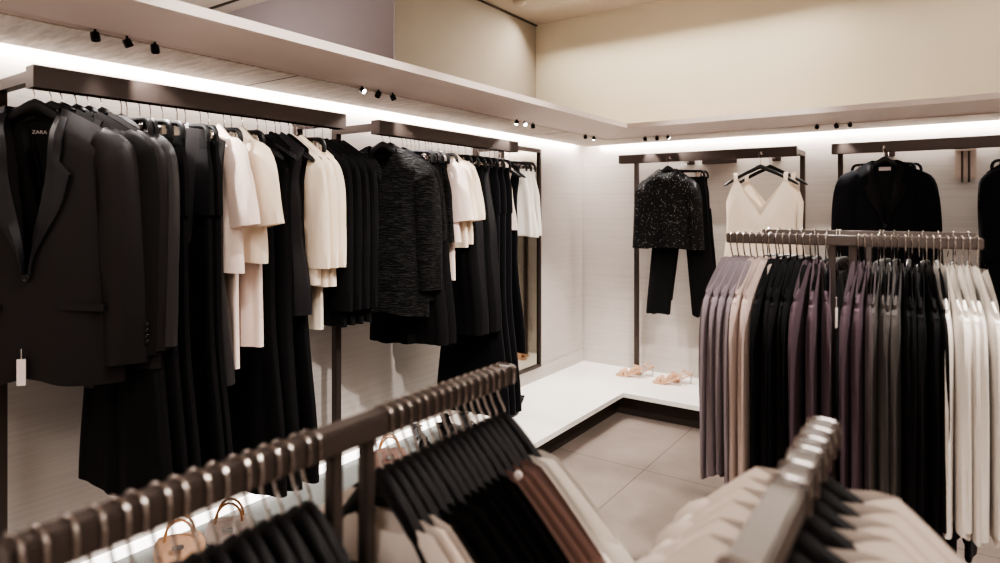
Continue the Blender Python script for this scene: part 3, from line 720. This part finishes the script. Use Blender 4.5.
for (x, mat, cn, i, cnt, hf) in cells:
    w = ORD[i] + ' ' if cnt > 1 else ''
    lab = '%s%s long-sleeved top from left, %s half of centre rack front bar' % (w, cn, hf)
    parts = rack_top(mat, i % 3)
    dz = rn.uniform(-2.5, 2.5) + (x+.22)*24
    if cn == 'plum': dz = rn.uniform(-1, 1) + ((i-.5)*6 if x < -.25 else -5*(1-i))
    garment('long_sleeved_top', parts, (x, 2.03, CZB), PI/2 + R(dz), lab, 'top', 'long-sleeved tops on the centre rack', None, 'rack', None, None)
    h = hanger('rackc', 'slim', (x, 2.03, CZB), PI/2 + R(dz), 'hanger of %s%s top from left, %s half of centre rack' % (w, cn, hf), 'hangers on the centre rack front bar')
    for c in h.children:
        if c.name.startswith('arms'): c.location.z = -.004
bt = MB(); bt.box(-.0012, .0012, -.008, .008, -.05, 0); bt.tube([(0, 0, .03), (0, 0, 0)], .0008, 4)
plum = [o for o in C.objects if o.get('label', '').startswith('third plum')][0]
link('price_tag', bt.mesh('price_tag', M['tag'], False), plum, (-.215, -.022, -.165)).rotation_euler = (0, 0, R(75))
# centre rack back row: black trousers
for i in range(16):
    x = lerp(-.535, .07, i/15)
    if abs(x+.232) < .045: x += .05 if x > -.232 else -.05
    garment('black_trousers', trousers(L=.88, w=.15, wh=.10, T=.011, mat='black', seed=140+i % 2, xh=.095) if i < 2 else bt_cache[i % 2], (x, 2.51, CZB), PI/2 + R(rn.uniform(-4, 4) - (6 if i < 4 else 0)),
            '%s pair of black trousers from left, back bar of centre rack' % ORD[i], 'trousers', 'black trousers on the back bar of the centre rack', 'clip', 'rack',
            'clip hanger of %s black trousers, back bar of centre rack' % ORD[i], 'clip hangers on the back bar of the centre rack') if i >= 2 else None
    if i < 2:
        if i == 0: bt_cache = {}
        bt_cache[i] = trousers(L=.88, w=.15, wh=.10, T=.011, mat='black', seed=140+i, xh=.095)
        garment('black_trousers', bt_cache[i], (x, 2.51, CZB), PI/2 - R(8), '%s pair of black trousers from left, back bar of centre rack' % ORD[i], 'trousers', 'black trousers on the back bar of the centre rack', 'clip', 'rack',
                'clip hanger of %s black trousers, back bar of centre rack' % ORD[i], 'clip hangers on the back bar of the centre rack')

# near rack, left bar (x=-.60)
seqA = [('black2', 'black', 16, .185, .475), ('ivory', 'ivory', 2, .588, .605), ('black2', 'black', 9, .622, .758), ('rust', 'rust-brown', 3, .777, .811), ('dusty', 'dusty brown', 1, .828, .828), ('white', 'white', 2, .846, .868)]
for mat, cn, cnt, y0, y1 in seqA:
    for i in range(cnt):
        y = lerp(y0, y1, i/max(1, cnt-1)) + (rn.uniform(-.003, .003) if cnt > 10 else 0); half = 'near' if y < .5 else 'far'
        key = ('A', mat, i % 3)
        if key not in topm:
            topm[key] = shirt(mat=mat, seed=200+i % 3+len(mat), hem=-.62-.01*(i % 3), T=.0098, L=.50, W=.20, r0=.075, r1=.055, out=.0, fold=.002, neck=.082, drop=.112, zt=-.110, tt=.6)
        w = ORD[i] + ' ' if cnt > 1 else ''
        garment('knit_top', topm[key], (-.60, y, FZB), R(rn.uniform(-2.5, 2.5)), '%s%s knit top, %s half of near rack left bar' % (w, cn, half), 'top', 'knit tops on the near rack left bar', 'rackwide', 'rack',
                'hanger of %s%s knit top, %s half of near rack left bar' % (w, cn, half), 'hangers on the near rack left bar')
b = MB(); b.loft([[(rr*math.cos(k*PI/6), yy, rr*math.sin(k*PI/6)) for k in range(12)] for rr, yy in ((.007, 0), (.007, -.003), (.004, -.004))])
hh = [o for o in C.objects if o.get('label', '').startswith('hanger of second rust')][0]
link('size_disc', b.mesh('size_disc', M['tag']), hh, (.085, -.013, -.118))
# near rack, right bar (x=-.12)
for i, y in enumerate((.862, .822, .785, .748, .70, .655, .48)):
    key = ('B', i % 2)
    if key not in topm:
        topm[key] = [(nm, me) for nm, me in shirt(mat='ivory', seed=230+i, hem=-.6, T=.015, L=.30, W=.165, r0=.072, r1=.06, out=.0, fold=.003, neck=.07, drop=.085)]
    g = garment('ivory_top', topm[key], (-.12, y, FZB+.018), R(rn.uniform(-4, 4)), '%s ivory top from far end of near rack right bar' % ORD[i], 'top', 'ivory tops on the near rack right bar', None, 'rack', None, None)
    h = hanger('rackb', 'narrow', (-.12, y, FZB), g.rotation_euler[2], 'wide black hanger of %s ivory top, near rack right bar' % ORD[i], 'hangers on the near rack right bar')
    for c in h.children:
        if c.name.startswith('arms'): c.location.z = .018

# ------------------------------------------------------------------ shoes and bags
def sandal_parts(mat, heelmat):
    """toe points to -X, heel at +X; length .23"""
    P = []
    b = MB(); rings = []; n = 16
    for i in range(n+1):
        v = i/n; x = -.115 + .22*v
        z = .008 if v < .42 else .008 + .072*((v-.42)/.58)**1.1
        w = .038*(math.sin(PI*min(1, .18+v*1.1))**.5 if v < .6 else .72) * (1 if v < .6 else lerp(1, .9, (v-.6)/.4))
        if i == 0: w = .012
        rings.append([(x, -w, z-.006), (x, w, z-.006), (x, w, z+.006), (x, -w, z+.006)])
    b.loft(rings); P.append(('sole', b.mesh('sole', mat)))
    b = MB(); b.tube([(.095, 0, .072), (.099, 0, .035), (.094, 0, 0)], [.012, .006, .007], 8); P.append(('heel', b.mesh('heel', heelmat)))
    for (x0, x1, h, zz) in ((-.075, -.055, .030, .012), (-.030, -.045, .045, .012)):
        b = MB(); pts = spline([(x0, -.033, zz), (lerp(x0, x1, .4), -.02, zz+h), (x1, .012, zz+h), (x1, .033, zz)], 10)
        b.loft([[(p.x-.016, p.y, p.z), (p.x+.016, p.y, p.z), (p.x+.016, p.y, p.z+.004), (p.x-.016, p.y, p.z+.004)] for p in pts]); P.append(('toe_strap', b.mesh('toe_strap', mat)))
    b = MB(); pts = [(.062+.036*math.cos(a*PI/8+PI), .027*math.sin(a*PI/8), .084+.010*math.cos(a*PI/8+PI)*-1) for a in range(17)]
    b.tube(pts, .0045, 6); P.append(('ankle_strap', b.mesh('ankle_strap', mat)))
    return P
SN = sandal_parts(M['nude'], M['perspex']); SB = sandal_parts(M['blackleather'], M['blackleather'])
def shoe(name, parts, x, y, z, rz, label, group):
    r = empty(name, (x, y, z), R(rz), label, 'shoe', group)
    for nm, me in parts: link(nm, me, r)
shoe('heeled_sandal', SN, -2.02, 4.68, PZ, 8, 'front nude sandal of the left pair on the white plinth', 'nude sandals on the plinth')
shoe('heeled_sandal', SN, -1.97, 4.78, PZ, -4, 'rear nude sandal of the left pair on the white plinth', 'nude sandals on the plinth')
shoe('heeled_sandal', SN, -1.70, 4.64, PZ, 8, 'front nude sandal of the right pair beside the centre rack', 'nude sandals on the plinth')
shoe('heeled_sandal', SN, -1.65, 4.74, PZ, -4, 'rear nude sandal of the right pair beside the centre rack', 'nude sandals on the plinth')
shoe('black_heel', SB, -2.28, 3.42, PZ, 100, 'black high heel under the velvet trousers, nearer the room', 'black heels under the velvet trousers')
shoe('black_heel', SB, -2.38, 3.44, PZ, 95, 'black high heel under the velvet trousers, nearer the wall', 'black heels under the velvet trousers')
for i, (x, y) in enumerate(((-2.38, 2.62), (-2.28, 2.72), (-2.36, 2.85), (-2.30, 2.95))):
    shoe('studded_shoe', SB, x, y, PZ+.012, 150, '%s black strappy shoe on the lit ledge seen through the near rack' % ORD[i], 'black shoes on the lit ledge')
def bag(x, y, z, rz, m, label, w=.11, h=.11):
    r = empty('handbag', (x, y, z), R(rz), label, 'handbag', 'bags on the lit ledge')
    b = MB(); rings = []
    for i in range(9):
        v = i/8; ww = w*(1+.12*math.sin(PI*v)) * (1-.12*v); t = .05*(1-.55*v)
        rings.append([(ww*math.copysign(abs(math.cos(2*PI*k/24))**.6, math.cos(2*PI*k/24)), t*math.copysign(abs(math.sin(2*PI*k/24))**.7, math.sin(2*PI*k/24)), h*v) for k in range(24)])
    b.loft(rings); link('bag_body', b.mesh('bag_body', m), r)
    for s in (-1, 1):
        b = MB(); b.tube([(.05*math.cos(a*PI/10), s*.02, h-.005+.075*math.sin(a*PI/10)) for a in range(11)], .005, 8); link('handle', b.mesh('handle', M['tan']), r)
    b = MB(); b.box(-.02, .02, -.055, -.045, h*.6, h*.85, .003); link('clasp', b.mesh('clasp', M['chrome']), r)
bag(-2.37, 1.26, PZ+.012, 55, M['nude'], 'nude leather bag with tan ring handles, left of the two on the ledge', .085, .07)
bag(-2.33, 1.44, PZ+.012, 50, M['tag'], 'pale leather bag with tan ring handles, right of the nude one', .085, .075)
bag(-2.33, 2.33, PZ+.012, 50, M['rust'], 'rust-brown bag on the lit ledge beside the black shoes', .085, .075)

# ------------------------------------------------------------------ lights
def area(name, loc, rot, sx, sy, e, col=(1, .94, .89), spread=180):
    L = bpy.data.lights.new(name, 'AREA'); L.shape = 'RECTANGLE'; L.size = sx; L.size_y = sy; L.energy = e; L.color = col; L.spread = R(spread)
    o = bpy.data.objects.new(name, L); C.objects.link(o); o.location = loc; o.rotation_euler = rot; return o
# slot lines over each wall
area('slot_light_left', (XL+.035, 2.2, ZT-.05), (0, 0, 0), .03, 5.2, 21)
area('slot_light_back', (.6, YB-.035, ZT-.05), (0, 0, 0), 6.0, .03, 27)
# unseen area lights added under the ceiling for ambient light
area('ambient_fill', (.2, 1.2, CZ-.02), (0, 0, 0), 1.6, 1.6, 30, (1, .94, .89))
area('ambient_fill', (2.6, 2.6, CZ-.02), (0, 0, 0), 1.2, 1.2, 22, (1, .94, .89))
area('ambient_fill', (.2, -2.0, CZ-.02), (0, 0, 0), 1.6, 1.2, 40, (1, .94, .89))
# upward fills added to brighten the upper room; then washers along the upper back wall
area('ceiling_fill', (.3, -1.2, 2.35), (PI, 0, 0), 3.0, 2.5, 60, (1, .94, .88))
area('recess_fill', (-4.3, 1.5, 2.25), (PI, 0, 0), 1.5, 2.5, 25, (1, .93, .9))
area('wall_washer', (-1.7, YB-.28, CZ-.015), (R(-25), 0, 0), 2.4, .06, 34, (1, .93, .80), 150)
area('wall_washer', (1.2, YB-.28, CZ-.015), (R(-25), 0, 0), 3.0, .06, 14, (1, .92, .80), 150)
L = bpy.data.lights.new('unseen_downlight', 'SPOT'); L.energy = 210; L.spot_size = R(75); L.spot_blend = .4; L.shadow_soft_size = .04; L.color = (1, .95, .9)
o = bpy.data.objects.new('unseen_downlight', L); C.objects.link(o); o.location = (.35, 1.7, 3.12)
o.rotation_mode = 'QUATERNION'; o.rotation_quaternion = (Vector((-1.0, 2.7, 0)) - Vector((.35, 1.7, 3.12))).to_track_quat('-Z', 'Y')
for (p, t_, e, sz) in (((-.75, 1.35, 3.1), (-2.1, 1.45, 1.35), 75, 55), ((-.75, 2.7, 3.1), (-2.1, 2.6, 1.35), 60, 50), ((-.95, 3.1, 3.1), (-1.1, 4.5, 1.4), 65, 50)):  # unseen ceiling spots added to brighten the clothes along the walls
    L = bpy.data.lights.new('unseen_downlight', 'SPOT'); L.energy = e; L.spot_size = R(sz); L.spot_blend = .6; L.shadow_soft_size = .03; L.color = (1, .95, .90)
    o = bpy.data.objects.new('unseen_downlight', L); C.objects.link(o); o.location = p
    o.rotation_mode = 'QUATERNION'; o.rotation_quaternion = (Vector(t_) - Vector(p)).to_track_quat('-Z', 'Y')
w = bpy.data.worlds.new('World'); sc.world = w; w.use_nodes = True
w.node_tree.nodes['Background'].inputs[0].default_value = (1, .92, .85, 1); w.node_tree.nodes['Background'].inputs[1].default_value = .05

# ------------------------------------------------------------------ camera
cam = bpy.data.cameras.new('Camera'); co = bpy.data.objects.new('Camera', cam); C.objects.link(co)
co.location = (0, 0, H); co.rotation_euler = (PI/2, 0, R(35.05))
cam.sensor_width = 36; cam.lens = 630/1000*36; cam.shift_y = -.0715; cam.clip_start = .02
cam.dof.use_dof = True; cam.dof.focus_distance = 2.9; cam.dof.aperture_fstop = 2.8
sc.camera = co
sc.view_settings.view_transform = 'AgX'
try: sc.view_settings.look = 'AgX - High Contrast'
except Exception: pass
sc.view_settings.exposure = .38
